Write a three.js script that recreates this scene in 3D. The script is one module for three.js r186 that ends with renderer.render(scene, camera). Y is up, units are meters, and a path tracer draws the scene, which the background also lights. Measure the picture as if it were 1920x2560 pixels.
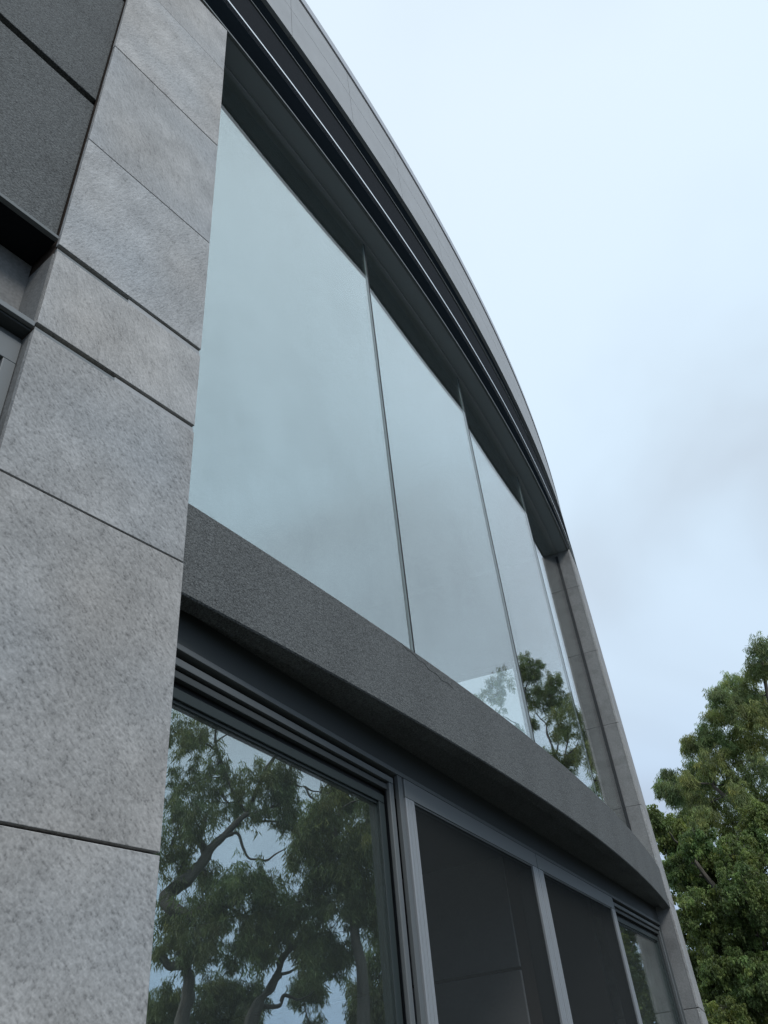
import * as THREE from 'three';
import { RoundedBoxGeometry } from 'three/addons/geometries/RoundedBoxGeometry.js';
import { mergeGeometries } from 'three/addons/utils/BufferGeometryUtils.js';

// ---------------------------------------------------------------- camera, sky, sun, exposure
const scene = new THREE.Scene();
const EYE = 1.5, S = 1.15;                       // eye height; metres per unit of the plan below (1 unit = distance from the camera to the pier's face)
const camera = new THREE.PerspectiveCamera(65.9, 0.75, 0.05, 900);
camera.position.set(0, EYE, 0);
camera.quaternion.setFromRotationMatrix(new THREE.Matrix4().makeBasis(
  new THREE.Vector3(0.61847, -0.08738, 0.78094), new THREE.Vector3(-0.43867, 0.78614, 0.43537), new THREE.Vector3(-0.65197, -0.61184, 0.44787)));
const renderer = new THREE.WebGLRenderer({ antialias: true });
renderer.setSize(768, 1024);
renderer.toneMapping = THREE.LinearToneMapping;
renderer.toneMappingExposure = 1;
renderer.shadowMap.enabled = true;

const fract = (x) => x - Math.floor(x), mix = (a, b, t) => a + (b - a) * t, clamp = (x, a = 0, b = 1) => Math.min(b, Math.max(a, x));
const smooth = (a, b, x) => { const t = clamp((x - a) / (b - a)); return t * t * (3 - 2 * t); };
function rng(seed) { let s = seed | 0; return () => { s = (s + 0x6d2b79f5) | 0; let t = Math.imul(s ^ (s >>> 15), 1 | s); t = (t + Math.imul(t ^ (t >>> 7), 61 | t)) ^ t; return ((t ^ (t >>> 14)) >>> 0) / 4294967296; }; }
const hash3 = (x, y, z) => { let h = Math.imul(x, 374761393) ^ Math.imul(y, 668265263) ^ Math.imul(z, 2147483647 - 1013); h = Math.imul(h ^ (h >>> 13), 1274126177); return ((h ^ (h >>> 16)) >>> 0) / 4294967296; };
function noise3(x, y, z) {
  const ix = Math.floor(x), iy = Math.floor(y), iz = Math.floor(z), f = (t) => t * t * (3 - 2 * t), a = f(x - ix), b = f(y - iy), c = f(z - iz);
  const L = (k) => mix(mix(hash3(ix, iy, iz + k), hash3(ix + 1, iy, iz + k), a), mix(hash3(ix, iy + 1, iz + k), hash3(ix + 1, iy + 1, iz + k), a), b);
  return mix(L(0), L(1), c);
}
const fbm3 = (x, y, z, n) => { let s = 0, a = 0.5, t = 0; for (let i = 0; i < n; i++) { s += a * noise3(x, y, z); t += a; a *= 0.5; x *= 2.03; y *= 2.03; z *= 2.03; } return s / t; };

// overcast sky: bright near the zenith, soft grey-lavender cloud lower down, a little blue showing through near the horizon
{
  const W = 1024, H = 512, data = new Float32Array(W * H * 4), keys = [[0, [0.42, 0.60, 0.88]], [10, [0.53, 0.69, 0.91]], [22, [0.61, 0.75, 0.905]], [40, [0.665, 0.81, 0.95]], [62, [0.74, 0.865, 0.975]], [90, [0.755, 0.875, 0.975]]];
  for (let j = 0; j < H; j++) for (let i = 0; i < W; i++) {
    const el = ((j + 0.5) / H - 0.5) * Math.PI, az = ((i + 0.5) / W - 0.5) * 2 * Math.PI, y = Math.sin(el), x = Math.cos(el) * Math.cos(az), z = Math.cos(el) * Math.sin(az), deg = Math.max(0, el * 180 / Math.PI);
    let k = 0; while (k < keys.length - 2 && deg > keys[k + 1][0]) k++;
    const t = clamp((deg - keys[k][0]) / (keys[k + 1][0] - keys[k][0]));
    const px = x / (Math.abs(y) + 0.35), pz = z / (Math.abs(y) + 0.35), w = fbm3(px * 1.3 + 7, pz * 1.3, 3, 3);
    const c = fbm3(px * 2.1 + w * 1.6 + 506.9, pz * 2.1 + w * 1.2 + 783.7, 1.5, 6), amount = mix(1, 0.42, smooth(46, 68, deg)), broad = 1 + 0.11 * (fbm3(px * 0.9 + 31, pz * 0.9 + 4, 8, 4) - 0.5);
    const dark = 1 - amount * (0.21 * smooth(0.36, 0.72, c)), bright = 1 + amount * 0.05 * smooth(0.46, 0.28, c), o = (j * W + i) * 4;
    const tint = amount * smooth(0.36, 0.72, c);
    for (let n = 0; n < 3; n++) data[o + n] = mix(keys[k][1][n], keys[k + 1][1][n], t) * dark * bright * broad * [1 + 0.05 * tint, 1, 1 - 0.02 * tint][n];
    data[o + 3] = 1;
  }
  const sky = new THREE.DataTexture(data, W, H, THREE.RGBAFormat, THREE.FloatType);
  sky.mapping = THREE.EquirectangularReflectionMapping; sky.magFilter = THREE.LinearFilter; sky.minFilter = THREE.LinearFilter; sky.wrapS = THREE.RepeatWrapping; sky.needsUpdate = true;
  scene.background = sky; scene.environment = sky;
}
const sun = new THREE.DirectionalLight(new THREE.Color(1, 0.97, 0.93), 1.5);
sun.position.set(-15, 32, 34); sun.castShadow = true; sun.shadow.radius = 30;
sun.shadow.camera.left = sun.shadow.camera.bottom = -40; sun.shadow.camera.right = sun.shadow.camera.top = 40; sun.shadow.camera.far = 120; sun.shadow.mapSize.set(2048, 2048);
scene.add(sun, sun.target);

// ---------------------------------------------------------------- textures and materials
const lattice = (seed) => { const r = rng(seed), a = new Float32Array(65536); for (let i = 0; i < 65536; i++) a[i] = r(); return a; };
const LAT = [lattice(11), lattice(12), lattice(13)];
function pn(x, y, px, py, l = 0) {               // value noise that repeats every px, py
  const A = LAT[l], ix = Math.floor(x), iy = Math.floor(y); let a = x - ix, b = y - iy; a = a * a * (3 - 2 * a); b = b * b * (3 - 2 * b);
  const m = (v, p) => ((v % p) + p) % p, x0 = m(ix, px), x1 = m(ix + 1, px), y0 = m(iy, py) * 256, y1 = m(iy + 1, py) * 256;
  return mix(mix(A[(x0 + y0) & 65535], A[(x1 + y0) & 65535], a), mix(A[(x0 + y1) & 65535], A[(x1 + y1) & 65535], a), b);
}
function texture(size, f, srgb) {
  const d = new Uint8Array(size * size * 4);
  for (let j = 0; j < size; j++) for (let i = 0; i < size; i++) { const c = f((i + 0.5) / size, (j + 0.5) / size), o = (j * size + i) * 4; for (let n = 0; n < 3; n++) d[o + n] = clamp(Array.isArray(c) ? c[n] : c) * 255; d[o + 3] = 255; }
  const t = new THREE.DataTexture(d, size, size); t.wrapS = t.wrapT = THREE.RepeatWrapping; t.magFilter = THREE.LinearFilter; t.minFilter = THREE.LinearMipmapLinearFilter; t.generateMipmaps = true;
  if (srgb) t.colorSpace = THREE.SRGBColorSpace; t.needsUpdate = true; return t;
}
const enc = (l) => l.map((v) => (v <= 0.0031308 ? v * 12.92 : 1.055 * Math.pow(Math.max(v, 0), 1 / 2.4) - 0.055));
const std = (o) => new THREE.MeshStandardMaterial(o), phy = (o) => new THREE.MeshPhysicalMaterial(o);
const scaled = (t, metres) => { const c = t.clone(); c.repeat.set(1 / metres, 1 / metres); c.needsUpdate = true; return c; };
// split-face stone: bright quartz grain with short dark flecks; kind 0 flecks run steeply, 1 they run the other way, 2 even grain
function stone(kind, tone) {
  const streak = (u, v) => {
    if (kind === 2) return 0.35 * pn(u * 76, v * 76, 76, 76) + 0.65 * pn((u + v) * 92, (u - v) * 44, 92, 44, 1);
    const s = kind ? 1 : -1, p = 2 * u + s * v, q = u - 2 * s * v;
    return 0.2 * pn(p * 34, q * 8, 34, 8, 1) + 0.38 * pn(p * 64, q * 16, 64, 16, 2) + 0.42 * pn(p * 100, q * 26, 100, 26);
  };
  const h = (u, v) => { const w = 0.02 * pn(u * 7, v * 7, 7, 7, 2); return streak(u + w, v + w * 0.7); };
  const grain = (u, v) => 0.45 * pn(u * 170, v * 170, 170, 170, 0) + 0.3 * pn(u * 110, v * 110, 110, 110, 1) + 0.25 * pn(u * 250, v * 250, 250, 250, 2);
  const bump = texture(1024, (u, v) => 0.66 * h(u, v) + 0.34 * grain(u, v));
  const color = texture(1024, (u, v) => {
    const a = h(u, v), g = grain(u, v), b = pn(u * 4, v * 4, 4, 4, 2) * 0.55 + pn(u * 11, v * 11, 11, 11) * 0.45, w = pn(u * 3 + 0.3, v * 3, 3, 3, 1) - 0.5;
    const l = tone * (1 + 0.5 * (g - 0.5) + 0.46 * (a - 0.5) - 0.12 * smooth(0.6, 0.8, 1 - a) * smooth(0.45, 0.6, 1 - g) + 0.42 * (b - 0.5));
    return enc([l * (1.0 + 0.06 * w), l, l * (0.985 - 0.06 * w)]);
  }, true);
  const put = (x) => scaled(x, 0.46);
  return std({ map: put(color), bumpMap: put(bump), bumpScale: kind === 2 ? 0.0011 : 0.0017, roughness: 0.8 });
}
const M = {};
M.stone = [stone(0, 0.42), stone(1, 0.41), stone(2, 0.365)];
{
  const bump = texture(512, (u, v) => 0.6 * pn(u * 170, v * 170, 170, 170) + 0.4 * pn(u * 80, v * 80, 80, 80, 1));
  const col = texture(512, (u, v) => { const l = 0.114 * (1 + 0.9 * (pn(u * 150, v * 150, 150, 150, 2) - 0.5) + 0.5 * (pn(u * 230, v * 230, 230, 230) - 0.5) + 0.22 * (pn(u * 4, v * 4, 4, 4, 1) - 0.5)); return enc([l * 0.955, l * 1.01, l * 1.0]); }, true);
  M.render = std({ map: scaled(col, 0.42), bumpMap: scaled(bump, 0.42), bumpScale: 0.0022, roughness: 0.92 });
  const col2 = texture(512, (u, v) => { const b = pn(u * 7, v * 7, 7, 7) * 0.5 + pn(u * 19, v * 19, 19, 19, 1) * 0.3 + pn(u * 60, v * 60, 60, 60, 2) * 0.2, g = pn(u * 160, v * 160, 160, 160, 1), l = 0.215 * (1 + 0.36 * (b - 0.5) + 0.3 * (g - 0.5) - 0.12 * smooth(0.62, 0.75, pn(u * 11 + 0.5, v * 11, 11, 11, 2))); return enc([l * 0.985, l, l * 0.99]); }, true);
  M.honed = std({ map: scaled(col2, 0.7), bumpMap: scaled(bump, 0.7), bumpScale: 0.0008, roughness: 0.7 });
  const col3 = texture(512, (u, v) => { const b = pn(u * 6, v * 6, 6, 6) * 0.6 + pn(u * 23, v * 17, 23, 17, 1) * 0.4, l = 0.40 * (1 + 0.16 * (b - 0.5) + 0.08 * (pn(u * 120, v * 120, 120, 120) - 0.5)); return enc([l * 0.98, l, l * 1.01]); }, true);
  M.fibre = std({ map: scaled(col3, 1.1), roughness: 0.55 });
  M.charcoal = phy({ color: new THREE.Color(0.019, 0.022, 0.026), roughness: 0.9, specularIntensity: 0.12 });
  M.soffit = phy({ color: new THREE.Color(0.29, 0.32, 0.34), roughness: 0.8, specularIntensity: 0.4 });
  M.black = phy({ color: new THREE.Color(0.012, 0.014, 0.017), roughness: 0.9, specularIntensity: 0.2 });
  M.recess = phy({ color: new THREE.Color(0.09, 0.115, 0.145), roughness: 0.9, specularIntensity: 0.2 });
  M.gap = std({ color: new THREE.Color(0.045, 0.03, 0.022), roughness: 0.95 });
  M.alu = std({ color: new THREE.Color(0.14, 0.152, 0.154), roughness: 0.5, metalness: 0.15 });
  M.rail = std({ color: new THREE.Color(0.19, 0.203, 0.207), roughness: 0.5, metalness: 0.15 });
  M.stile = std({ color: new THREE.Color(0.33, 0.35, 0.365), roughness: 0.45, metalness: 0.25 });
  M.aluDark = std({ color: new THREE.Color(0.06, 0.067, 0.067), roughness: 0.55, metalness: 0.1 });
  M.sash = std({ color: new THREE.Color(0.022, 0.032, 0.031), roughness: 0.5 });
  M.bright = std({ color: new THREE.Color(0.86, 0.87, 0.88), roughness: 0.22, metalness: 1 });
  M.cap = std({ color: new THREE.Color(0.42, 0.43, 0.46), roughness: 0.4, metalness: 0.3 });
  M.gasket = std({ color: new THREE.Color(0.018, 0.02, 0.022), roughness: 0.6 });
  M.seal = std({ color: new THREE.Color(0.24, 0.27, 0.28), roughness: 0.5 });
  M.inside = std({ color: new THREE.Color(0.10, 0.10, 0.10), roughness: 0.9 });
  M.insideLight = std({ color: new THREE.Color(0.22, 0.23, 0.22), roughness: 0.9 });
  M.insideDark = std({ color: new THREE.Color(0.035, 0.036, 0.038), roughness: 0.9 });
  M.glass = phy({ color: new THREE.Color(0.94, 0.975, 0.965), transmission: 1, thickness: 0, roughness: 0, ior: 1.26, side: THREE.DoubleSide });
  M.clear = phy({ color: new THREE.Color(0.97, 1, 0.99), transmission: 1, thickness: 0, roughness: 0, ior: 1.25, side: THREE.DoubleSide });
  const dirt = texture(512, (u, v) => { const b = pn(u * 5, v * 4, 5, 4) * 0.5 + pn(u * 13, v * 9, 13, 9, 1) * 0.3 + pn(u * 31, v * 23, 31, 23, 2) * 0.2, st = smooth(0.62, 0.9, pn(u * 46, v * 5, 46, 5, 1) * 0.7 + pn(u * 90, v * 11, 90, 11) * 0.3); const l = 1 - 0.12 * smooth(0.5, 0.75, b) * (0.4 + 0.6 * pn(u * 60, v * 60, 60, 60)) - 0.05 * st; return [l, l, l]; });
  M.film = std({ color: new THREE.Color(0.98, 0.95, 0.965), metalness: 1, roughness: 0, transparent: true, opacity: 0.45, alphaMap: scaled(dirt, 1.7), side: THREE.DoubleSide });
  M.dust = std({ color: new THREE.Color(0.46, 0.53, 0.50), roughness: 1, transparent: true, opacity: 0.022, side: THREE.DoubleSide });
  M.mesh = std({ color: new THREE.Color(0.036, 0.042, 0.042), roughness: 1, transparent: true, opacity: 0.32, side: THREE.DoubleSide });
  const bark = texture(512, (u, v) => { const l = 0.11 * (1 + 0.7 * (pn(u * 24, v * 5, 24, 5) - 0.5) + 0.5 * (pn(u * 60, v * 14, 60, 14, 1) - 0.5)); return enc([l * 1.12, l, l * 0.86]); }, true);
  M.bark = std({ map: bark, roughness: 0.95 });
  const leaf = (r, g, b) => phy({ color: new THREE.Color(r, g, b), roughness: 0.75, transmission: 0.5, thickness: 0, ior: 1.4, side: THREE.DoubleSide });
  M.gumLeaf = leaf(0.16, 0.205, 0.088); M.bushLeaf = leaf(0.135, 0.19, 0.066);
  const grass = texture(512, (u, v) => { const b = pn(u * 8, v * 8, 8, 8) * 0.5 + pn(u * 90, v * 90, 90, 90, 1) * 0.5, l = 0.8 + 0.6 * (b - 0.5); return enc([0.075 * l, 0.08 * l, 0.07 * l]); }, true);
  M.ground = std({ map: scaled(grass, 3), roughness: 1 });
}

// ---------------------------------------------------------------- geometry helpers
const P = (x, h, z) => new THREE.Vector3(x * S, EYE + h * S, z * S);
function frame(ox, oz, deg) { const a = deg * Math.PI / 180; return { ox, oz, tx: Math.cos(a), tz: -Math.sin(a), nx: Math.sin(a), nz: Math.cos(a) }; }  // u runs along a wall, n out of it
const NEAR = frame(0, -1, 0), WIN = frame(0.85, -1.092, 9.68), FAR = frame(4.868, -1.698, 15.6);
const at = (F, u, h, n) => P(F.ox + F.tx * u + F.nx * n, h, F.oz + F.tz * u + F.nz * n);
let uvShift = 0;
function box(F, u0, u1, h0, h1, n0, n1, bevel = 0.002) {       // a box in a wall's frame, chamfered, with uv in metres
  const w = (u1 - u0) * S, h = (h1 - h0) * S, d = (n1 - n0) * S, r = Math.min(bevel, w / 2.5, h / 2.5, d / 2.5);
  const g0 = r > 0.0004 ? new RoundedBoxGeometry(w, h, d, 1, r) : new THREE.BoxGeometry(w, h, d), g = g0.index ? g0.toNonIndexed() : g0, p = g.attributes.position, q = g.attributes.normal, uv = new Float32Array(p.count * 2);
  for (let i = 0; i < p.count; i++) {
    const ax = Math.abs(q.getX(i)), ay = Math.abs(q.getY(i)), az = Math.abs(q.getZ(i)), x = p.getX(i), y = p.getY(i), z = p.getZ(i);
    const [a, b] = az >= ax && az >= ay ? [x, y] : ax >= ay ? [z, y] : [x, z];
    uv[2 * i] = a + uvShift * 0.373; uv[2 * i + 1] = b + uvShift * 0.219;
  }
  g.setAttribute('uv', new THREE.BufferAttribute(uv, 2));
  const c = at(F, (u0 + u1) / 2, (h0 + h1) / 2, (n0 + n1) / 2);
  return g.applyMatrix4(new THREE.Matrix4().makeBasis(new THREE.Vector3(F.tx, 0, F.tz), new THREE.Vector3(0, 1, 0), new THREE.Vector3(F.nx, 0, F.nz)).setPosition(c));
}
function sweep(C, R0, profile, x0, x1, step = 0.1) {           // a closed (radius, height) profile carried along a curved wall from x0 to x1
  const a0 = Math.asin((x0 - C[0]) / R0), a1 = Math.asin((x1 - C[0]) / R0), n = Math.max(2, Math.ceil((x1 - x0) / step)), m = profile.length, pos = [], uv = [];
  const pt = (k, i) => { const a = mix(a0, a1, i / n), r = profile[k % m][0]; return [P(C[0] + r * Math.sin(a), profile[k % m][1], C[1] + r * Math.cos(a)), a * R0 * S]; };
  let along = 0;
  const tri = (a, b, c, ua, ub, uc) => { pos.push(...a.toArray(), ...b.toArray(), ...c.toArray()); uv.push(...ua, ...ub, ...uc); };
  for (let k = 0; k < m; k++) {
    const q = profile[(k + 1) % m], len = Math.hypot(q[0] - profile[k][0], q[1] - profile[k][1]) * S;
    for (let i = 0; i < n; i++) {
      const [a, ua] = pt(k, i), [b, ub] = pt(k, i + 1), [c] = pt(k + 1, i + 1), [d] = pt(k + 1, i), v0 = along, v1 = along + len;
      tri(a, b, c, [ua, v0], [ub, v0], [ub, v1]); tri(a, c, d, [ua, v0], [ub, v1], [ua, v1]);
    }
    along += len;
  }
  const ends = THREE.ShapeUtils.triangulateShape(profile.map((p) => new THREE.Vector2(...p)), []);
  for (const i of [0, n]) for (const t of ends) { const [a, b, c] = (i ? t : [...t].reverse()).map((k) => pt(k, i)[0]); tri(a, b, c, [a.x, a.y], [b.x, b.y], [c.x, c.y]); }
  const g = new THREE.BufferGeometry(); g.setAttribute('position', new THREE.Float32BufferAttribute(pos, 3)); g.setAttribute('uv', new THREE.Float32BufferAttribute(uv, 2)); g.computeVertexNormals();
  return g;
}
const rect = (r0, r1, h0, h1) => [[r0, h0], [r1, h0], [r1, h1], [r0, h1]];
const names = new Map();
const numbered = (name) => { const n = names.get(name) ?? 0; names.set(name, n + 1); return n ? `${name}_${String(n).padStart(3, '0')}` : name; };
const HOME = new THREE.Vector3(2.9, 0, -3);                    // the house stands on this point
const house = new THREE.Group(); house.name = 'modern_house'; house.position.copy(HOME); scene.add(house);
house.userData = { label: 'two storey grey stone clad house with curved glass front and deep dark eave', category: 'house' };
function part(name, geometries, material, parent = house, label) {
  const list = (Array.isArray(geometries) ? geometries : [geometries]).map((g) => (g.index ? g.toNonIndexed() : g));
  const g = list.length > 1 ? mergeGeometries(list.map((x) => { for (const k of Object.keys(x.attributes)) if (!['position', 'normal', 'uv'].includes(k)) x.deleteAttribute(k); return x; })) : list[0];
  g.translate(-HOME.x, -HOME.y, -HOME.z);
  const o = new THREE.Mesh(g, material); o.name = numbered(name); o.castShadow = o.receiveShadow = true; parent.add(o);
  if (label) o.userData.label = label;
  return o;
}

// ---------------------------------------------------------------- the house: stone pier at the near end
const FLOOR = -EYE / S;                                         // the ground in plan units
const pier = part('stone_pier', [box(NEAR, 0.402, 0.7745, FLOOR, 3.285, -0.36, -0.013, 0)], M.gap, house, 'tall narrow pier faced in pale split stone slabs');
const courses = [[FLOOR, -0.70], [-0.696, -0.178], [-0.174, 0.343], [0.3475, 0.864], [0.868, 1.2035], [1.2245, 1.4505], [1.4735, 1.9035], [1.9065, 2.4215], [2.4245, 2.9425], [2.9455, 3.285]];
const rTile = rng(5), tinted = new Map();
function tint(m, k, warm) { const key = [m.uuid, k, warm].join(); if (!tinted.has(key)) { const c = m.clone(); c.color.setRGB(k * (1 + warm), k, k * (1 - warm)); tinted.set(key, c); } return tinted.get(key); }
courses.forEach(([a, b], i) => {
  uvShift = i * 1.37 + rTile();
  const top = i > 6;
  part('stone_slab', box(NEAR, 0.4 + (rTile() - 0.5) * 0.0015, 0.777 - (i === 4 || i === 5 ? 0.0005 : 0), a, b, -0.0125, (rTile() - 0.5) * 0.002, 0.0018), tint(M.stone[i < 4 ? 2 : i === 5 || top ? (i % 2) : i === 4 ? 2 : 0], [1, 1, 0.98, 0.95, 1.0, 1.03, 0.99, 1.0, 1.06, 1.04, 1.05][i], [0, 0, 0.01, 0.012, -0.012, 0.012, -0.016, -0.006, 0.012, 0.016, 0][i]), pier);
});
for (const [h0, h1] of [[1.2035, 1.2245], [1.4505, 1.4735]]) {
  part('groove_lining', box(NEAR, 0.5755, 0.776, h0 + 0.0012, h1 - 0.005, -0.0128, -0.0052, 0), M.fibre, pier);
  part('groove_trim', box(NEAR, 0.401, 0.575, h0 + 0.0004, h0 + 0.012, -0.0128, -0.0042, 0.001), M.rail, pier, 'short dull metal trim lying in the groove');
}
part('pier_side', [box(NEAR, 0.3995, 0.4018, 1.2245, 1.4505, -0.2, -0.013, 0), box(NEAR, 0.3995, 0.4018, FLOOR, 1.2035, -0.2, -0.013, 0)], M.honed, pier);

// rendered wall, recess and small window left of the pier
const wall = part('side_wall', [box(NEAR, -2.6, 0.398, 1.505, 3.285, -0.4, -0.05, 0), box(NEAR, -2.6, -0.75, FLOOR, 1.505, -0.4, -0.02, 0)], M.black);
uvShift = 3;
for (const [a, b] of [[1.513, 2.089], [2.118, 2.757], [2.786, 3.285]]) { uvShift += 1.3; part('rendered_panel', box(NEAR, -1.3, 0.3982, a, b, -0.049, -0.016, 0.004), M.render, wall); }
part('head_trim', box(NEAR, -0.75, 0.3985, 1.491, 1.5005, -0.016, -0.004, 0.0012), M.alu, wall);
part('recess_soffit', box(NEAR, -0.75, 0.3985, 1.493, 1.5045, -0.12, -0.0165, 0), M.black, wall);
part('recess_panel', box(NEAR, -0.75, 0.3995, 1.2, 1.49, -0.12, -0.1, 0), M.honed, wall);
part('ledge', box(NEAR, -0.75, 0.3992, 1.206, 1.2225, -0.1, -0.0125, 0.0015), M.aluDark, wall);
part('ledge_edge', box(NEAR, -0.75, 0.3992, 1.211, 1.224, -0.012, -0.002, 0.0015), M.rail, wall);
const sideWindow = part('side_window', [box(NEAR, -0.75, 0.3985, 1.13, 1.186, -0.07, -0.032, 0.002), box(NEAR, 0.374, 0.3985, FLOOR, 1.13, -0.07, -0.032, 0.002), box(NEAR, -0.75, 0.3985, 1.187, 1.2045, -0.07, -0.04, 0), box(NEAR, 0.366, 0.3735, FLOOR, 1.13, -0.068, -0.05, 0.001), box(NEAR, -0.75, 0.3655, 1.115, 1.1295, -0.068, -0.05, 0.001)], M.rail, house, 'grey aluminium window frame recessed left of the pier');
part('gauze', box(NEAR, -0.75, 0.368, FLOOR, 1.117, -0.061, -0.0606, 0), M.mesh, sideWindow);
part('blind', box(NEAR, -0.75, 0.398, FLOOR, 1.19, -0.36, -0.35, 0), M.insideDark, sideWindow);

// far pier at the other end of the curved front
const farPier = part('stone_pier', box(FAR, 0.0126, 0.375, FLOOR, 3.3, -0.52, -0.0135, 0), M.gap, house, 'far stone pier seen edge on beside the trees');
const farCourses = [[FLOOR, -0.7], [-0.696, -0.178], [-0.174, 0.346], [0.350, 0.870], [0.873, 1.4015], [1.4045, 1.9255], [1.9285, 2.4495], [2.4525, 2.9735], [2.9765, 3.3]];
farCourses.forEach(([a, b], i) => {
  uvShift = i * 2.11 + 0.4;
  part('stone_slab', box(FAR, 0, 0.377, a, b, -0.013, 0, 0.0018), M.stone[2], farPier);
  part('return_slab', box(FAR, 0, 0.0125, a - 0.0007, b + 0.0007, -0.52, -0.0138, 0.0006), M.honed, farPier);
});

// ---------------------------------------------------------------- curved spandrel beam between the storeys
const BEAM = [-0.236, -19.97], RB = 18.969;
part('spandrel_beam', sweep(BEAM, RB, [[RB - 0.045, 0.823], [RB - 0.003, 0.823], [RB, 0.826], [RB, 1.039], [RB - 0.003, 1.042], [RB - 0.34, 1.046], [RB - 0.34, 0.846], [RB - 0.045, 0.842]], 0.7, 4.862), M.render, house, 'dark rendered beam curving between the two rows of windows');

{
  const on = (x, h) => P(x, h, BEAM[1] + Math.sqrt((RB + 0.0004) ** 2 - (x - BEAM[0]) ** 2)), c = new THREE.CatmullRomCurve3([[1.6, 1.039], [1.63, 1.030], [1.655, 1.031], [1.69, 1.022], [1.72, 1.024], [1.745, 1.014], [1.79, 1.016], [1.82, 1.008], [1.86, 1.012], [1.89, 1.006]].map((p) => on(...p)));
  part('hairline_crack', new THREE.TubeGeometry(c, 60, 0.0006, 5), M.gasket);
}

// ---------------------------------------------------------------- upper curved glazing: four flat panes on the curve
const EAVE = [-0.385, -20.04], RE = 19.07, RG = RE - 0.097;
const joints = [0.81, 1.82, 2.83, 3.83, 4.836].map((x) => [x, EAVE[1] + Math.sqrt(RG * RG - (x - EAVE[0]) ** 2)]);
const upper = part('upper_window', sweep(EAVE, RE, rect(RG - 0.03, RG + 0.012, 1.0, 1.046), 0.78, 4.85), M.aluDark, house, 'wide frameless band of four reflective panes above the beam');
part('head_channel', sweep(EAVE, RE, rect(RG - 0.02, RG + 0.009, 3.286, 3.2995), 0.78, 4.85), M.stile, upper);
for (let i = 0; i < 4; i++) {
  const [x0, z0] = joints[i], [x1, z1] = joints[i + 1], F = frame(x0, z0, Math.atan2(z0 - z1, x1 - x0) * 180 / Math.PI), w = Math.hypot(x1 - x0, z1 - z0), a = i ? 0.005 : -0.03, b = w - 0.005;
  const pane = part('pane', box(F, a, b, 1.03, 3.29, -0.0055, 0, 0), M.glass, upper);
  part('reflective_coating', box(F, a, b, 1.03, 3.29, -0.0062, -0.006, 0), M.film, pane);
  if (i < 3) { part('silicone_joint', box(F, b + 0.0005, w + 0.0045, 1.03, 3.29, -0.007, -0.0015, 0), M.seal, upper); part('silicone_joint', box(F, w - 0.0015, w + 0.0035, 1.03, 3.29, -0.002, 0.0008, 0), M.gasket, upper); }
  else part('edge_channel', box(F, w - 0.012, w + 0.006, 1.03, 3.26, -0.03, 0.009, 0), M.gasket, upper);
}

// ---------------------------------------------------------------- the deep layered eave
const band = (name, r0, r1, h0, h1, m, label, x0 = -0.9, x1 = 6.6) => part(name, sweep(EAVE, RE, rect(r0, r1, h0, h1), x0, x1), m, eave, label);
const eave = part('eave', sweep(EAVE, RE, rect(RE - 0.7, RE - 0.215, 3.306, 4.78), -0.9, 6.6), M.black, house, 'tall layered eave curving over the glass');
band('soffit', RE - 0.14, RE - 0.011, 3.3, 3.306, M.soffit, 'dark grey soffit over the upper glass', 0.74, 4.9);
band('soffit_trim', RE - 0.0105, RE + 0.003, 3.297, 3.308, M.alu);
band('soffit_top', RE - 0.214, RE - 0.02, 3.3065, 3.315, M.black);
band('recess_ceiling', RE - 0.1, RE - 0.0105, 3.551, 3.5645, M.recess);
band('shadow_band', RE - 0.214, RE - 0.1005, 3.316, 3.564, M.recess, 'black recess under the bright metal strip');
band('metal_strip', RE - 0.01, RE + 0.006, 3.551, 3.5645, M.bright, 'thin polished metal strip');
band('charcoal_band', RE - 0.214, RE - 0.002, 3.565, 3.856, M.charcoal);
band('drip_edge', RE - 0.01, RE + 0.004, 3.8565, 3.863, M.alu);
band('recess_ceiling', RE - 0.1, RE - 0.0195, 4.0925, 4.097, M.recess);
band('shadow_band', RE - 0.214, RE - 0.1005, 3.866, 4.0965, M.recess, 'black recess under the grey fascia boards');
band('fascia_backing', RE - 0.214, RE - 0.019, 4.0975, 4.7, M.gap);
for (let k = -4; k < 11; k++) for (const [h0, h1] of [[4.096, 4.412], [4.416, 4.694]]) { const x0 = 1.181 + 0.51 * k, x1 = x0 + 0.507; uvShift += 1; part('fascia_board', sweep(EAVE, RE, rect(RE - 0.018, RE + 0.002, h0, h1), x0, x1), M.fibre, eave); }
band('cap_shadow', RE - 0.214, RE - 0.016, 4.701, 4.716, M.black);
for (let k = -1; k < 4; k++) band('parapet_cap', RE - 0.3, RE + 0.008, 4.717, 4.803, M.cap, undefined, -0.9 + k * 1.95, -0.9 + k * 1.95 + 1.944);

// ---------------------------------------------------------------- lower windows: fixed pane, two sliding fly screens, fixed pane
const wallStrip = part('window_head', [box(WIN, -0.2, 4.08, 0.765, 0.85, -0.06, -0.004, 0)], M.aluDark);
const frames = part('lower_window', [
  box(WIN, -0.2, 4.078, 0.7495, 0.762, -0.1, 0, 0.0015), box(WIN, 4.05, 4.078, FLOOR, 0.749, -0.1, -0.002, 0.0015),
  box(WIN, 0.9, 0.9265, FLOOR, 0.749, -0.014, -0.002, 0.0015)], M.alu, house, 'grey aluminium frames of the lower windows under the beam');
function track(u0, u1, a, b, n, jamb) {                           // one step of the deep window head, with its jamb
  part('frame_track', [box(WIN, u0, u1, a, b, n - 0.014, n, 0.0015), ...(jamb ? [box(WIN, u1 - jamb, u1, FLOOR, a - 0.0003, n - 0.014, n, 0.004)] : [])], n < -0.012 ? M.aluDark : M.alu, frames);
}
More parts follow.
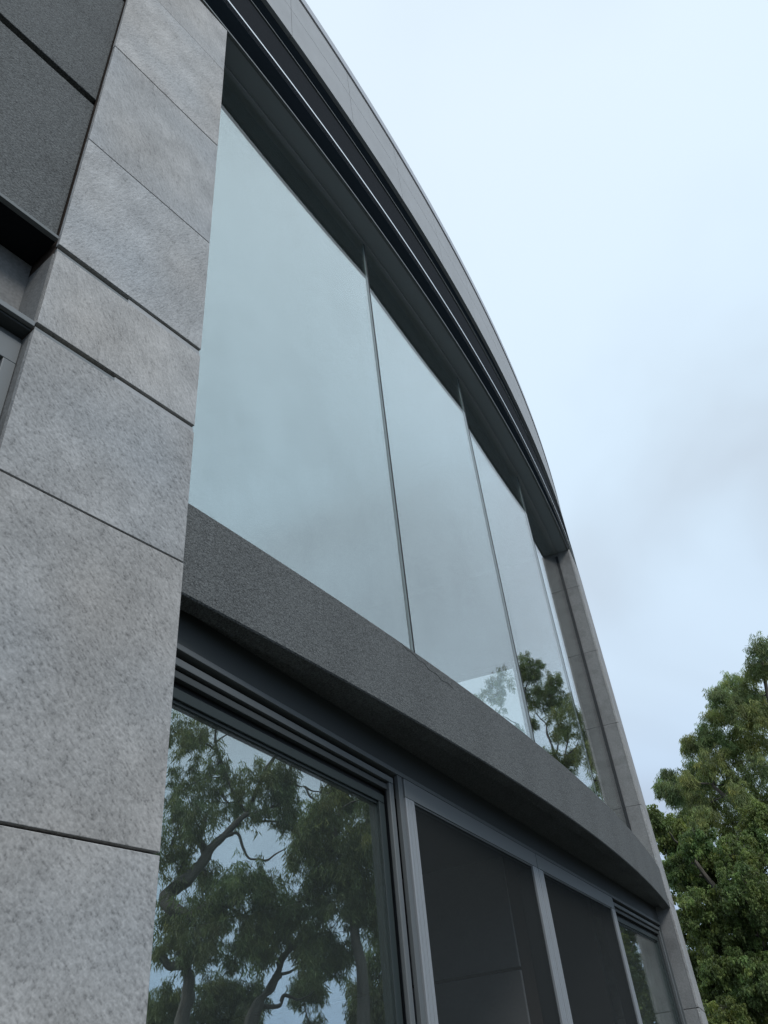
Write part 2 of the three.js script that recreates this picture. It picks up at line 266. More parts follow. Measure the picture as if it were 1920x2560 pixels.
track(-0.2, 0.885, 0.7225, 0.738, -0.009, 0.024); track(-0.2, 0.8595, 0.702, 0.7165, -0.016, 0); track(3.045, 4.042, 0.7225, 0.738, -0.009, 0.02); track(3.045, 4.018, 0.702, 0.7165, -0.016, 0.016);
for (const g of [[-0.2, 0.9068, 0.688, 0.7494], [0.853, 0.9068, FLOOR, 0.6878], [3.042, 4.0498, 0.688, 0.7494], [4.0, 4.0498, FLOOR, 0.6878]]) part('frame_gap', box(WIN, ...g, -0.1, -0.034, 0), M.gasket, frames);
function lowerPane(u0, u1) {                                      // a fixed sash with its glass
  const sash = part('sash', [box(WIN, u0, u1, 0.666, 0.6875, -0.05, -0.024, 0.002), box(WIN, u0, u0 + 0.03, FLOOR, 0.6655, -0.05, -0.024, 0.002), box(WIN, u1 - 0.03, u1, FLOOR, 0.6655, -0.05, -0.024, 0.002), box(WIN, u0 + 0.031, u1 - 0.031, 0.66, 0.6655, -0.045, -0.03, 0)], M.sash, frames);
  part('pane', box(WIN, u0 + 0.026, u1 - 0.026, FLOOR, 0.664, -0.0385, -0.034, 0), M.glass, sash);
  part('reflective_coating', box(WIN, u0 + 0.026, u1 - 0.026, FLOOR, 0.664, -0.0396, -0.0394, 0), M.film, sash);
  part('dust_layer', box(WIN, u0 + 0.026, u1 - 0.026, FLOOR, 0.664, -0.0338, -0.0337, 0), M.dust, sash);
}
lowerPane(-0.15, 0.852); lowerPane(3.045, 3.999);
function screenDoor(u0, u1, label) {                              // fly screen: stiles with a ribbed face, top rail, gauze
  const d = part('fly_screen', [box(WIN, u0, u1, 0.6955, 0.7465, -0.008, 0.003, 0.002), box(WIN, u0 + 0.053, u1 - 0.053, 0.6915, 0.695, -0.006, -0.001, 0)], M.rail, house, label);
  for (const [a, b] of [[u0, u0 + 0.052], [u1 - 0.052, u1]]) part('stile', [box(WIN, a, b, FLOOR, 0.695, -0.008, 0.003, 0.002), ...[0.3, 0.7].map((k) => box(WIN, mix(a, b, k) - 0.005, mix(a, b, k) + 0.005, FLOOR, 0.69, 0.0028, 0.0042, 0.001))], M.stile, d);
  part('gauze', box(WIN, u0 + 0.05, u1 - 0.05, FLOOR, 0.696, -0.0052, -0.0048, 0), M.mesh, d);
}
part('screen_jamb', box(WIN, 1.94, 2.04, FLOOR, 0.69, -0.06, -0.012, 0), M.gasket); part('screen_jamb', box(WIN, 3.0, 3.05, FLOOR, 0.69, -0.06, -0.012, 0), M.gasket);
screenDoor(0.928, 1.982, 'fly screen door nearer the stone pier'); screenDoor(1.9885, 3.035, 'fly screen door farther from the stone pier');

// ---------------------------------------------------------------- inside
const inside = part('interior', [
  sweep(EAVE, RE, rect(RG - 4.6, RG - 0.14, 3.31, 3.4), 0.6, 4.9), sweep(EAVE, RE, rect(RG - 4.6, RG - 0.27, 0.86, 0.98), 0.6, 4.9),
  sweep(EAVE, RE, rect(RG - 4.7, RG - 4.6, FLOOR, 4.7), -2, 6.2), box(NEAR, 0.3, 0.44, FLOOR, 3.3, -5.4, -0.361, 0), box(NEAR, -2.6, -2.5, FLOOR, 3.3, -5.4, -0.4, 0),
], M.insideDark);
const endWall = part('end_wall', [
  box(FAR, 0.013, 0.13, FLOOR, 1.1, -5, -0.521, 0), box(FAR, 0.013, 0.13, 2.545, 4.7, -5, -0.521, 0), box(FAR, 0.013, 0.13, 1.1, 2.545, -0.585, -0.521, 0), box(FAR, 0.013, 0.13, 1.1, 2.545, -5, -2.5, 0), box(FAR, 0.131, 0.376, 2.9, 4.7, -0.7, -0.5215, 0)], M.inside, house, 'end wall with a side window that lets the sky through');
part('pane', box(FAR, 0.06, 0.066, 1.1, 2.545, -2.5, -0.585, 0), M.clear, endWall);
part('frame', [box(FAR, 0.04, 0.09, 1.1, 2.545, -0.61, -0.585, 0), box(FAR, 0.04, 0.09, 2.52, 2.545, -2.5, -0.61, 0)], M.aluDark, endWall);
const cross = part('cross_wall', box(WIN, 2.352, 2.5, FLOOR, 0.86, -3.4, -0.255, 0), M.gap, house, 'stone faced wall inside behind the fly screens');
for (const [a, b] of [[FLOOR, -0.1], [-0.094, 0.434], [0.446, 0.86]]) part('stone_slab', box(WIN, 2.335, 2.3515, a, b, -2.4, -0.255, 0.002), M.fibre, cross);
for (const g of [[-0.6, 4.2, FLOOR, 0.85, -3.6, -3.45], [-0.35, -0.25, FLOOR, 0.85, -3.4, -0.12]]) part('inner_wall', box(WIN, ...g, 0), M.insideLight);
part('inner_wall', box(WIN, 3.03, 3.1, FLOOR, 0.85, -3.44, -0.12, 0), M.insideDark);
part('lower_ceiling', [box(WIN, -0.6, 4.2, 0.852, 0.858, -3.6, -0.11, 0)], M.insideDark);
part('roof', sweep(EAVE, RE, rect(RE - 5, RE - 0.31, 4.72, 4.79), -0.9, 6.6), M.charcoal);

// ---------------------------------------------------------------- ground
{
  const g = new THREE.PlaneGeometry(700, 700, 1, 1).rotateX(-Math.PI / 2), uv = g.attributes.uv;
  for (let i = 0; i < uv.count; i++) uv.setXY(i, uv.getX(i) * 700, uv.getY(i) * 700);
  const o = new THREE.Mesh(g, M.ground); o.name = 'ground'; o.userData.kind = 'structure'; o.receiveShadow = true; scene.add(o);
}

// ---------------------------------------------------------------- trees
function sprig(kind) {                                           // a few leaves round the end of a twig
  const r = rng(kind === 'gum' ? 41 : 42), pos = [], n = kind === 'gum' ? 8 : 9, q = new THREE.Quaternion(), e = new THREE.Euler();
  for (let i = 0; i < n; i++) {
    const len = kind === 'gum' ? 0.10 + 0.06 * r() : 0.055 + 0.025 * r(), w = kind === 'gum' ? 0.008 + 0.003 * r() : 0.019 + 0.006 * r(), o = new THREE.Vector3(r() - 0.5, r() - 0.5, r() - 0.5).multiplyScalar(kind === 'gum' ? 0.16 : 0.15);
    kind === 'gum' ? e.set((r() - 0.5) * 1.5, r() * 6.3, (r() - 0.5) * 1.5, 'YXZ') : e.set((r() - 0.5) * 2.4 + 0.9, r() * 6.3, (r() - 0.5) * 2, 'YXZ');
    q.setFromEuler(e);
    const v = [[0, 0, 0], [-w, -len * 0.42, 0.004], [w, -len * 0.42, 0.004], [0.006, -len, -0.012]].map((p) => new THREE.Vector3(...p).applyQuaternion(q).add(o));
    for (const t of [[0, 1, 2], [1, 3, 2]]) for (const k of t) pos.push(...v[k].toArray());
  }
  const g = new THREE.BufferGeometry(); g.setAttribute('position', new THREE.Float32BufferAttribute(pos, 3)); g.computeVertexNormals(); return g;
}
const SPRIG = { gum: sprig('gum'), bush: sprig('bush') };
function limb(points, sides = 7) {                               // [x, y, z, radius] points into a tapered, slightly knotted tube
  const c = new THREE.CatmullRomCurve3(points.map((p) => new THREE.Vector3(p[0], p[1], p[2])), false, 'centripetal'), n = (points.length - 1) * 4, pos = [], uv = [], idx = [];
  const fr = c.computeFrenetFrames(n, false); let len = 0, last = null;
  for (let i = 0; i <= n; i++) {
    const t = i / n, k = Math.min(points.length - 2, Math.floor(t * (points.length - 1))), f = t * (points.length - 1) - k, rad = mix(points[k][3], points[k + 1][3], f), o = c.getPoint(t);
    if (last) len += o.distanceTo(last); last = o;
    for (let j = 0; j <= sides; j++) {
      const a = (j % sides) / sides * 2 * Math.PI, w = rad * (1 + 0.22 * (noise3(o.x * 7 + Math.cos(a), o.y * 5, o.z * 7 + Math.sin(a)) - 0.5));
      const v = o.clone().addScaledVector(fr.normals[i], Math.cos(a) * w).addScaledVector(fr.binormals[i], Math.sin(a) * w);
      pos.push(v.x, v.y, v.z); uv.push(j / sides * 0.5, len * 0.7);
    }
  }
  for (let i = 0; i < n; i++) for (let j = 0; j < sides; j++) { const a = i * (sides + 1) + j, b = a + sides + 1; idx.push(a, b, a + 1, b, b + 1, a + 1); }
  const g = new THREE.BufferGeometry(); g.setAttribute('position', new THREE.Float32BufferAttribute(pos, 3)); g.setAttribute('uv', new THREE.Float32BufferAttribute(uv, 2)); g.setIndex(idx); g.computeVertexNormals();
  return g.toNonIndexed();
}
function tree(name, label, category, group, kind, seed, base, limbs, clumps, { density = 1, size = 1, tone = 1, spread = 1.15 } = {}) {
  const r = rng(seed), T = new THREE.Group(); T.name = numbered(name); T.position.set(base[0], 0, base[1]); scene.add(T); T.userData = { label, category }; if (group) T.userData.group = group;
  const nodes = [], tubes = [], gauss = () => (r() + r() + r() - 1.5) * 0.8;
  const crooked = (pts) => pts.flatMap((p, i) => { const q = pts[i + 1]; if (!q) return [p]; const d = Math.hypot(q[0] - p[0], q[1] - p[1], q[2] - p[2]), j = Math.min(0.13 * d, 0.09); return [p, [mix(p[0], q[0], 0.3 + 0.4 * r()) + gauss() * j, mix(p[1], q[1], 0.5) + gauss() * j * 0.6, mix(p[2], q[2], 0.5) + gauss() * j, mix(p[3], q[3], 0.5) * (0.85 + 0.3 * r())]]; });
  const add = (pts) => { pts = crooked(pts); tubes.push(limb(pts)); for (let i = 0; i < pts.length - 1; i++) for (let k = 0; k < 3; k++) nodes.push([0, 1, 2, 3].map((n) => mix(pts[i][n], pts[i + 1][n], k / 3))); nodes.push(pts.at(-1)); };
  const near = (p, below) => { let best = null, d = 1e9; for (const q of nodes) { const dy = p[1] - q[1], e = Math.hypot(p[0] - q[0], dy, p[2] - q[2]) + (below && dy < 0 ? 1.5 * -dy : 0); if (e < d) { d = e; best = q; } } return [best, d]; };
  limbs.forEach((l, i) => { if (i) { const [q, d] = near(l[0], true); if (d > 0.05) l = [[q[0], q[1], q[2], Math.min(q[3], l[0][3] * 1.1)], ...l]; } add(l); });
  const sorted = [...clumps].sort((a, b) => near(a)[1] - near(b)[1]);
  for (const c of sorted) {                                       // a crooked branch to each clump, then twigs inside it
    const [q, d] = near(c, true); if (d < 0.05) continue;
    const w = clamp(0.016 + 0.011 * d, 0.012, Math.max(q[3] * 0.8, 0.014)), j = 0.16 * d;
    add([[q[0], q[1], q[2], w * 1.15], [mix(q[0], c[0], 0.35) + gauss() * j, mix(q[1], c[1], 0.28) + gauss() * j * 0.5, mix(q[2], c[2], 0.35) + gauss() * j, w * 0.95], [mix(q[0], c[0], 0.72) + gauss() * j, mix(q[1], c[1], 0.66) + gauss() * j * 0.5, mix(q[2], c[2], 0.72) + gauss() * j, w * 0.7], [c[0], c[1], c[2], w * 0.42]]);
    for (let k = 0; k < 6; k++) {                                 // forking twigs that carry the tufts and show bare here and there
      const t = [c[0] + gauss() * c[3] * 1.3, c[1] + (1.0 * r() - 0.1) * c[3] * 1.1, c[2] + gauss() * c[3] * 1.3], mid = [0, 1, 2].map((n) => mix(c[n], t[n], 0.5) + gauss() * 0.07);
      tubes.push(limb([[c[0], c[1], c[2], w * 0.42], [...mid, w * 0.28], [...t, 0.004]], 5));
      for (let f = 0; f < 2; f++) tubes.push(limb([[...mid, w * 0.22], [mid[0] + gauss() * c[3] * 0.4, mid[1] + (0.1 + 0.3 * r()) * c[3], mid[2] + gauss() * c[3] * 0.4, w * 0.14], [mid[0] + gauss() * c[3] * 0.8, mid[1] + (0.2 + 0.5 * r()) * c[3], mid[2] + gauss() * c[3] * 0.8, 0.003]], 4));
    }
  }
  const wood = mergeGeometries(tubes); wood.translate(-base[0], 0, -base[1]);
  const trunk = new THREE.Mesh(wood, M.bark); trunk.name = 'trunk'; trunk.castShadow = trunk.receiveShadow = true; T.add(trunk);
  const place = [], m = new THREE.Matrix4(), q = new THREE.Quaternion(), e = new THREE.Euler(), v = new THREE.Vector3(), sc = new THREE.Vector3();
  for (const c of clumps) {
    const R = c[3] * spread, gum = kind === 'gum', tufts = Math.round((gum ? 26 : 22) * (0.4 + R * 2.2) * density), ct = 0.85 + 0.3 * r(), warmC = r();
    for (let k = 0; k < tufts; k++) {                             // loose hanging tufts through the clump, more of them towards its outside
      const a = r() * 6.283, s1 = r() * 1.75 - 0.75, cs1 = Math.sqrt(Math.max(0, 1 - s1 * s1)), d = R * (0.3 + 0.85 * Math.pow(r(), 0.7)), o = [c[0] + Math.cos(a) * cs1 * d, c[1] + s1 * d * 0.92, c[2] + Math.sin(a) * cs1 * d], tr = (gum ? 0.075 : 0.085) * (0.6 + 0.9 * r()) * size;
      const n = Math.round((gum ? 10 : 13) * (0.5 + r())), lt = ct * (0.62 + 0.7 * r()), warm = 0.5 * warmC + 0.7 * r() * r(), lean = [gauss() * 0.3, gauss() * 0.3];
      for (let i = 0; i < n; i++) {
        const dy = (r() + r() - 1) * tr * (gum ? 2.6 : 1.1);
        v.set(o[0] + gauss() * tr + dy * lean[0] - base[0], o[1] + dy, o[2] + gauss() * tr + dy * lean[1] - base[1]);
        e.set(gauss() * 0.4, r() * 6.283, gauss() * 0.4); q.setFromEuler(e); const s = size * (0.55 + 0.65 * r()); sc.set(s, s, s);
        const t = tone * lt * (0.8 + 0.4 * r()), yellow = warm + r() * 0.3;
        place.push([m.compose(v, q, sc).clone(), [t * (0.82 + 0.4 * yellow), t, t * (0.95 - 0.3 * yellow)]]);
      }
    }
  }
  const crown = new THREE.InstancedMesh(SPRIG[kind], kind === 'gum' ? M.gumLeaf : M.bushLeaf, place.length), col = new THREE.Color();
  place.forEach(([mm, c], i) => { crown.setMatrixAt(i, mm); crown.setColorAt(i, col.setRGB(...c)); });
  crown.name = 'crown'; crown.userData.kind = 'stuff'; crown.castShadow = crown.receiveShadow = true; T.add(crown);
  return T;
}
const rightGum = [[24.7, 11.9, -3.6, 0.38], [25.0, 11.5, -4.1, 0.24], [26.5, 12.1, -4.0, 0.28], [25.7, 11.6, -5.0, 0.37], [24.4, 10.9, -5.3, 0.25], [25.4, 11.0, -4.7, 0.33], [25.3, 10.7, -5.7, 0.31], [24.6, 10.5, -5.0, 0.29], [26.2, 11.0, -4.7, 0.37], [24.6, 10.0, -4.6, 0.37], [25.0, 10.1, -6.1, 0.31], [25.2, 10.0, -6.7, 0.25], [25.1, 9.7, -6.0, 0.44], [25.7, 10.0, -5.4, 0.42], [26.2, 9.7, -4.9, 0.51], [26.3, 9.6, -7.1, 0.37], [24.7, 9.1, -6.1, 0.40], [25.8, 9.5, -5.5, 0.42], [25.4, 9.3, -7.7, 0.26], [24.3, 8.8, -7.7, 0.16], [23.8, 8.6, -6.8, 0.17], [26.3, 9.1, -7.1, 0.34], [25.0, 8.7, -5.0, 0.43], [24.9, 8.5, -5.6, 0.29], [26.6, 10.6, -4.5, 0.37], [25.1, 8.6, -7.4, 0.30], [25.0, 8.2, -7.0, 0.32], [25.8, 8.4, -6.8, 0.33], [24.1, 7.9, -5.6, 0.31], [26.0, 8.2, -5.5, 0.36], [24.6, 7.9, -7.3, 0.29], [24.0, 7.6, -6.7, 0.31], [25.6, 7.6, -6.4, 0.35], [26.5, 7.8, -5.9, 0.39], [24.1, 8.5, -7.4, 0.17], [25.6, 8.7, -6.2, 0.21]];
const rightBush = [[18.3, 6.3, -6.2, 0.24], [19.5, 6.2, -6.4, 0.30], [19.5, 6.3, -6.1, 0.30], [18.3, 5.7, -5.4, 0.30], [19.8, 5.8, -6.2, 0.38], [19.5, 5.6, -5.7, 0.32], [19.7, 5.7, -5.0, 0.29], [20.2, 5.8, -4.7, 0.33], [19.0, 5.2, -4.9, 0.38], [20.0, 5.4, -4.7, 0.38], [20.0, 5.3, -5.9, 0.41], [18.1, 4.6, -4.8, 0.41], [19.8, 5.2, -6.3, 0.41], [18.6, 5.3, -6.1, 0.28], [19.2, 4.6, -4.7, 0.39], [18.0, 4.4, -5.8, 0.37], [19.6, 4.5, -5.7, 0.45], [18.7, 4.1, -4.9, 0.40], [19.7, 4.3, -6.7, 0.30], [18.4, 3.9, -5.7, 0.37], [19.3, 3.8, -5.5, 0.44], [18.9, 3.6, -5.0, 0.35], [19.1, 3.6, -6.4, 0.31], [18.2, 3.4, -5.7, 0.32], [18.3, 3.1, -5.2, 0.42], [19.5, 3.3, -6.4, 0.32], [19.6, 3.1, -6.1, 0.37], [19.0, 2.8, -6.3, 0.33], [20.1, 2.8, -6.0, 0.40], [18.4, 2.9, -5.1, 0.29], [20.3, 6.3, -4.5, 0.33], [18.0, 2.5, -5.8, 0.32]];
const gumA = [[13.1, 8.2, 6.3, 0.42], [12.9, 7.8, 5.7, 0.37], [13.0, 8.4, 5.5, 0.23], [13.2, 7.0, 6.2, 0.54], [13.3, 7.2, 5.6, 0.49], [13.5, 6.7, 5.3, 0.45], [12.1, 6.1, 5.2, 0.34], [13.2, 6.9, 4.5, 0.43], [13.1, 6.9, 4.0, 0.27], [13.1, 6.3, 4.2, 0.32], [13.4, 6.5, 4.0, 0.27], [14.4, 6.3, 4.3, 0.24], [12.0, 5.8, 5.5, 0.37], [12.2, 5.4, 5.6, 0.27], [12.9, 5.3, 5.4, 0.19]];
const gumB = [[13.4, 6.5, 3.0, 0.26], [13.8, 6.5, 2.7, 0.41], [13.7, 6.2, 2.3, 0.43], [12.3, 5.7, 3.0, 0.21], [12.7, 5.3, 3.3, 0.32], [13.1, 5.6, 3.0, 0.39], [12.6, 5.3, 2.3, 0.37], [13.6, 5.3, 2.4, 0.39], [12.9, 4.9, 2.6, 0.45], [13.4, 4.7, 2.4, 0.38], [13.0, 4.8, 3.2, 0.39], [12.7, 4.5, 3.5, 0.32], [13.2, 4.4, 2.5, 0.28], [13.4, 4.2, 2.3, 0.31], [13.0, 6.2, 2.1, 0.31], [12.9, 4.5, 2.8, 0.31], [12.3, 5.8, 2.8, 0.17]];
const gumC = [[12.3, 4.8, 4.6, 0.29], [11.9, 4.5, 5.2, 0.40], [12.4, 4.6, 5.1, 0.37], [11.7, 4.0, 5.2, 0.32], [11.5, 3.9, 4.6, 0.31], [12.3, 4.3, 4.7, 0.25]];
const gumC2 = [[12.2, 4.9, 4.2, 0.35], [13.0, 4.9, 4.3, 0.33], [12.5, 4.1, 4.2, 0.39], [12.7, 4.0, 3.8, 0.39], [13.7, 4.2, 3.8, 0.45], [13.2, 4.0, 3.2, 0.35], [12.6, 4.4, 4.0, 0.28], [12.3, 3.9, 4.3, 0.25], [13.4, 3.7, 3.1, 0.25], [12.7, 3.6, 3.3, 0.24]];
const shrubA = [[13.9, 3.5, 6.6, 0.33], [14.1, 3.4, 7.0, 0.30], [14.3, 3.4, 6.1, 0.33], [14.6, 3.7, 6.1, 0.30], [14.9, 3.8, 6.0, 0.26], [14.9, 3.4, 5.8, 0.34]];
const shrubB = [[15.0, 3.6, 5.5, 0.25], [15.7, 3.7, 4.6, 0.21], [15.6, 3.7, 4.7, 0.26], [14.4, 3.2, 5.3, 0.24]];
const shrubC = [[15.9, 3.5, 3.6, 0.33], [15.9, 3.7, 3.3, 0.29], [15.8, 3.2, 3.3, 0.37], [16.0, 3.2, 3.7, 0.25], [15.9, 4.1, 3.2, 0.29]];
const gumALimbs = [[[12.03, 4.82, 5.62, 0.14], [12.25, 5.09, 5.36, 0.11], [12.44, 5.46, 5.12, 0.09], [12.54, 5.69, 5.00, 0.08], [12.70, 5.95, 4.79, 0.06], [12.87, 6.20, 4.57, 0.04]], [[12.62, 5.51, 5.22, 0.08], [12.52, 5.81, 5.34, 0.05], [12.58, 6.04, 5.27, 0.04], [12.59, 6.28, 5.25, 0.03]], [[12.58, 5.79, 4.95, 0.05], [12.77, 5.85, 4.70, 0.03], [12.90, 5.43, 4.53, 0.02], [13.08, 5.39, 4.28, 0.02], [13.29, 5.59, 4.00, 0.01]], [[13.40, 6.38, 4.85, 0.04], [13.61, 7.25, 4.56, 0.04], [13.75, 7.57, 4.37, 0.03], [13.89, 7.65, 4.18, 0.02]], [[13.67, 6.48, 4.98, 0.03], [13.48, 6.99, 5.24, 0.03], [13.27, 7.88, 5.51, 0.03], [13.28, 8.29, 5.49, 0.02], [13.45, 8.56, 5.28, 0.01]], [[13.27, 7.88, 5.51, 0.02], [13.46, 8.10, 5.27, 0.01], [13.62, 8.15, 5.05, 0.01]]];
const gumBLimbs = [[[13.00, 0.94, 2.75, 0.10], [13.08, 3.50, 2.62, 0.09], [13.06, 4.34, 2.66, 0.07], [12.93, 5.25, 2.83, 0.05], [12.87, 5.70, 2.92, 0.04], [12.96, 5.96, 2.80, 0.02], [13.08, 6.10, 2.62, 0.01]], [[13.03, 5.27, 2.87, 0.04], [12.80, 6.13, 3.17, 0.02], [12.68, 6.40, 3.34, 0.02], [12.58, 6.43, 3.48, 0.01]], [[12.68, 6.40, 3.34, 0.02], [12.85, 6.30, 3.11, 0.01], [12.87, 6.13, 3.09, 0.01]]];
const gumCLimbs = [[[12.02, 0.96, 5.02, 0.13], [11.94, 2.98, 5.11, 0.12], [11.99, 3.31, 5.05, 0.11], [11.99, 3.54, 5.05, 0.09], [11.94, 3.75, 5.11, 0.09], [11.89, 4.24, 5.18, 0.07], [12.10, 4.58, 4.91, 0.05], [12.37, 4.72, 4.57, 0.04]], [[11.77, 3.72, 5.01, 0.07], [11.61, 3.71, 5.21, 0.06], [11.53, 3.84, 5.30, 0.05]], [[12.58, 0.87, 4.30, 0.13], [12.59, 2.93, 4.29, 0.11], [12.66, 3.23, 4.19, 0.09], [12.79, 3.46, 4.02, 0.08], [12.84, 3.56, 3.95, 0.07], [12.95, 3.91, 3.79, 0.06], [13.15, 4.10, 3.53, 0.05]], [[12.95, 3.91, 3.79, 0.05], [12.73, 4.38, 4.10, 0.05], [12.49, 4.42, 4.41, 0.03], [12.22, 4.63, 4.77, 0.03]], [[12.75, 3.17, 4.24, 0.04], [12.95, 3.15, 3.97, 0.03], [12.99, 3.28, 3.92, 0.03], [13.11, 3.21, 3.74, 0.02], [13.22, 3.26, 3.59, 0.01]], [[12.59, 4.32, 3.62, 0.05], [12.67, 4.49, 3.52, 0.04], [12.87, 4.81, 3.25, 0.03]]];
const gumE = [[26.8, 14.2, 3.0, 0.38], [26.5, 13.9, 3.3, 0.30], [25.8, 13.3, 3.5, 0.26], [26.4, 13.4, 3.2, 0.37], [26.5, 13.7, 2.9, 0.34], [27.0, 14.4, 2.8, 0.27], [26.1, 13.0, 2.9, 0.22], [26.4, 12.0, 2.6, 0.18]];
const gumG = [[27.5, 14.9, -0.6, 0.38], [27.6, 14.7, -0.9, 0.30], [27.6, 14.6, -0.3, 0.30], [27.3, 14.2, -0.5, 0.26], [27.4, 14.2, -0.9, 0.19], [27.9, 13.8, -0.3, 0.30], [26.9, 13.0, -0.1, 0.22], [27.0, 12.2, -0.4, 0.20], [27.1, 12.4, -0.3, 0.15]];
const gumF = [[28.5, 14.4, -1.5, 0.30], [28.5, 14.1, -1.6, 0.34], [28.5, 14.0, -1.1, 0.34], [28.7, 14.1, -0.8, 0.23], [28.2, 13.5, -1.4, 0.45], [28.2, 13.5, -1.0, 0.26], [28.9, 13.5, -1.5, 0.34], [28.5, 13.6, -0.6, 0.17], [29.1, 12.5, -1.2, 0.27], [28.3, 12.3, -1.5, 0.18], [28.3, 11.4, -0.8, 0.30], [28.8, 11.3, -1.0, 0.34], [28.1, 11.1, -1.4, 0.33], [28.6, 10.9, -1.2, 0.41], [27.7, 11.3, -0.6, 0.15], [29.1, 11.7, -1.6, 0.23]];
const gumELimbs = [[[26.77, 10.20, 2.75, 0.07], [26.95, 11.97, 2.47, 0.05], [26.91, 12.08, 2.52, 0.04], [26.83, 12.41, 2.65, 0.04], [26.63, 12.67, 2.97, 0.03], [26.41, 12.83, 3.35, 0.01]]];
const gumGLimbs = [[[27.14, 9.87, 0.07, 0.05], [27.23, 11.55, -0.08, 0.05], [27.21, 12.08, -0.05, 0.03], [27.13, 12.41, 0.08, 0.03], [27.20, 13.00, -0.03, 0.03], [27.34, 13.76, -0.27, 0.02], [27.45, 14.16, -0.44, 0.02]], [[27.20, 13.00, -0.03, 0.02], [27.51, 13.97, -0.54, 0.02], [27.67, 14.34, -0.78, 0.01]]];
const gumFLimbs = [[[28.11, 9.69, -0.67, 0.07], [28.24, 10.70, -0.86, 0.06], [28.28, 11.76, -0.92, 0.04], [28.22, 12.26, -0.83, 0.03], [28.25, 12.64, -0.88, 0.03], [28.07, 13.07, -0.60, 0.02]], [[28.31, 11.47, -0.96, 0.04], [28.45, 11.95, -1.16, 0.03], [28.57, 12.70, -1.32, 0.03], [28.59, 13.16, -1.35, 0.02], [28.40, 13.33, -1.09, 0.01]], [[28.21, 10.36, -0.82, 0.04], [28.54, 11.45, -1.28, 0.03], [28.73, 12.16, -1.54, 0.03], [28.62, 12.71, -1.39, 0.02], [28.76, 13.22, -1.57, 0.02]], [[28.59, 11.49, -1.36, 0.03], [28.84, 11.74, -1.67, 0.02], [29.02, 12.09, -1.88, 0.01]], [[28.28, 11.94, -0.93, 0.02], [28.25, 12.49, -0.88, 0.02], [28.37, 12.87, -1.06, 0.02], [28.25, 13.13, -0.88, 0.01]]];
const ROW = 'gum trees in the row facing the glass';
tree('gum_tree', 'tall gum tree with drooping olive leaves rising at the right edge of the photo', 'tree', null, 'gum', 101, [26.3, -2.6],
  [[[26.3, 0, -2.6, 0.26], [26.2, 3, -2.8, 0.22], [26.0, 6, -3.1, 0.18], [25.8, 8.5, -3.6, 0.13], [25.4, 10.6, -4.1, 0.07], [25.3, 12, -3.8, 0.03]], [[26.0, 5.6, -3.1, 0.13], [25.3, 7.0, -4.6, 0.10], [25.0, 7.5, -5.7, 0.08], [24.8, 8.6, -6.4, 0.05]]],
  [...rightGum, [26.4, 12.0, -1.9, 0.7], [26.3, 10.8, -2.4, 0.7], [25.8, 9.4, -2.6, 0.7], [26.6, 8.4, -2.2, 0.7], [25.4, 7.8, -3.4, 0.6], [26.4, 6.8, -2.8, 0.6]], { size: 1.12, density: 1.35, tone: 1.5, spread: 1.2 });
const leafy = tree('leafy_tree', 'dense bright green broadleaf tree right beside the far stone pier', 'tree', null, 'bush', 102, [19.2, -4.6],
  [[[19.2, 0, -4.6, 0.18], [19.1, 1.6, -4.7, 0.15], [19.2, 3.2, -5.0, 0.11], [19.0, 4.6, -5.4, 0.07], [19.0, 5.8, -5.9, 0.03]]],
  [...rightBush, [19.4, 2.6, -6.0, 0.5], [19.2, 2.2, -5.2, 0.5], [19.3, 2.4, -4.3, 0.5], [19.2, 1.5, -5.6, 0.5], [19.2, 1.4, -4.8, 0.5], [19.6, 4.6, -3.6, 0.6], [19.6, 3.2, -3.6, 0.6], [20.4, 4.4, -5.2, 0.7], [20.3, 3.2, -5.6, 0.7], [20.4, 5.3, -6.2, 0.5]], { density: 2.4, size: 0.82, spread: 1.2, tone: 1.4 });
{ const c = leafy.clone(); c.name = numbered('leafy_tree'); c.position.set(19.6, 0, 0.6); c.rotation.y = 0.5; c.userData = { label: 'leafy green tree mirrored in the farthest lower pane beside the far pier', category: 'tree' }; scene.add(c); }
tree('gum_tree', 'broad gum tree with bent grey limbs mirrored beside the pier in the lower pane', 'tree', ROW, 'gum', 103, [12.0, 5.0],
  [[[12.0, 0, 5.0, 0.16], gumCLimbs[0][0], ...gumCLimbs[0].slice(1)], gumCLimbs[1], ...gumALimbs], [...gumA, ...gumC], { density: 0.8, spread: 1.1, tone: 1.15 });
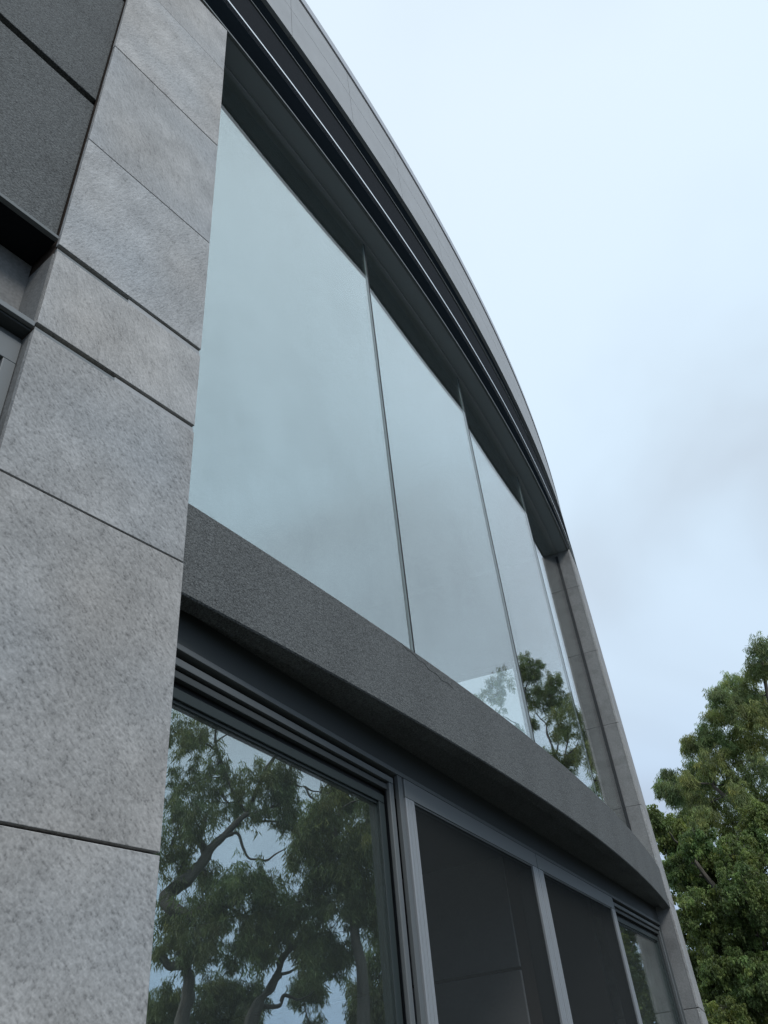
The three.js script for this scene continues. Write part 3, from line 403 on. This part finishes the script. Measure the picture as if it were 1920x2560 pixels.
tree('gum_tree', 'leaning gum tree mirrored in the middle of the lower pane', 'tree', ROW, 'gum', 104, [12.6, 4.3],
  [[[12.6, 0, 4.3, 0.16], ...gumCLimbs[2]], ...gumCLimbs.slice(3)], gumC2, { density: 0.85, spread: 1.1, tone: 1.15 });
tree('gum_tree', 'dense dark gum tree mirrored against the frame of the lower pane', 'tree', ROW, 'gum', 105, [13.0, 2.7],
  [[[13.0, 0, 2.75, 0.15], ...gumBLimbs[0].slice(1)], ...gumBLimbs.slice(1)], gumB, { density: 1.15, spread: 1.15, tone: 1.15 });
const low = (c) => [...c, ...c.map(([x, y, z, s]) => [x + 0.1, y - 0.8, z, s * 1.15]), ...c.map(([x, y, z, s]) => [x - 0.1, y - 1.7, z + 0.1, s * 1.2])];
for (const [i, c, label] of [[0, shrubA, 'tall shrub mirrored lowest in the pane beside the stone pier'], [1, shrubB, 'smaller shrub mirrored low in the middle of the pane'], [2, shrubC, 'rounded shrub mirrored low near the window frame']]) {
  const bx = c.reduce((s, p) => s + p[0], 0) / c.length, bz = c.reduce((s, p) => s + p[2], 0) / c.length;
  tree('garden_shrub', label, 'shrub', 'shrubs among the gum trees', 'gum', 110 + i, [bx, bz], [[[bx, 0, bz, 0.07], [bx + 0.05, 1.2, bz, 0.05], [bx, 2.4, bz + 0.05, 0.03]]], low(c));
}
tree('gum_tree', 'slender gum tree faintly mirrored in the pale corner of the upper glass', 'tree', ROW, 'gum', 120, [26.9, 2.6], [[[26.9, 0, 2.6, 0.2], [26.8, 5, 2.7, 0.15], ...gumELimbs[0]]], gumE, { density: 0.3 });
tree('gum_tree', 'gum tree with tufted crown mirrored beside the joint of the upper glass', 'tree', ROW, 'gum', 121, [27.1, 0.1], [[[27.1, 0, 0.1, 0.2], [27.2, 5, 0.0, 0.14], ...gumGLimbs[0]], ...gumGLimbs.slice(1)], gumG, { density: 0.7, tone: 1.25 });
tree('gum_tree', 'gum tree with bare forking limbs mirrored at the right of the upper glass', 'tree', ROW, 'gum', 122, [28.2, -0.7], [[[28.2, 0, -0.7, 0.22], [28.1, 5, -0.6, 0.16], ...gumFLimbs[0]], ...gumFLimbs.slice(1)], gumF, { density: 0.62, tone: 1.25 });

renderer.render(scene, camera);
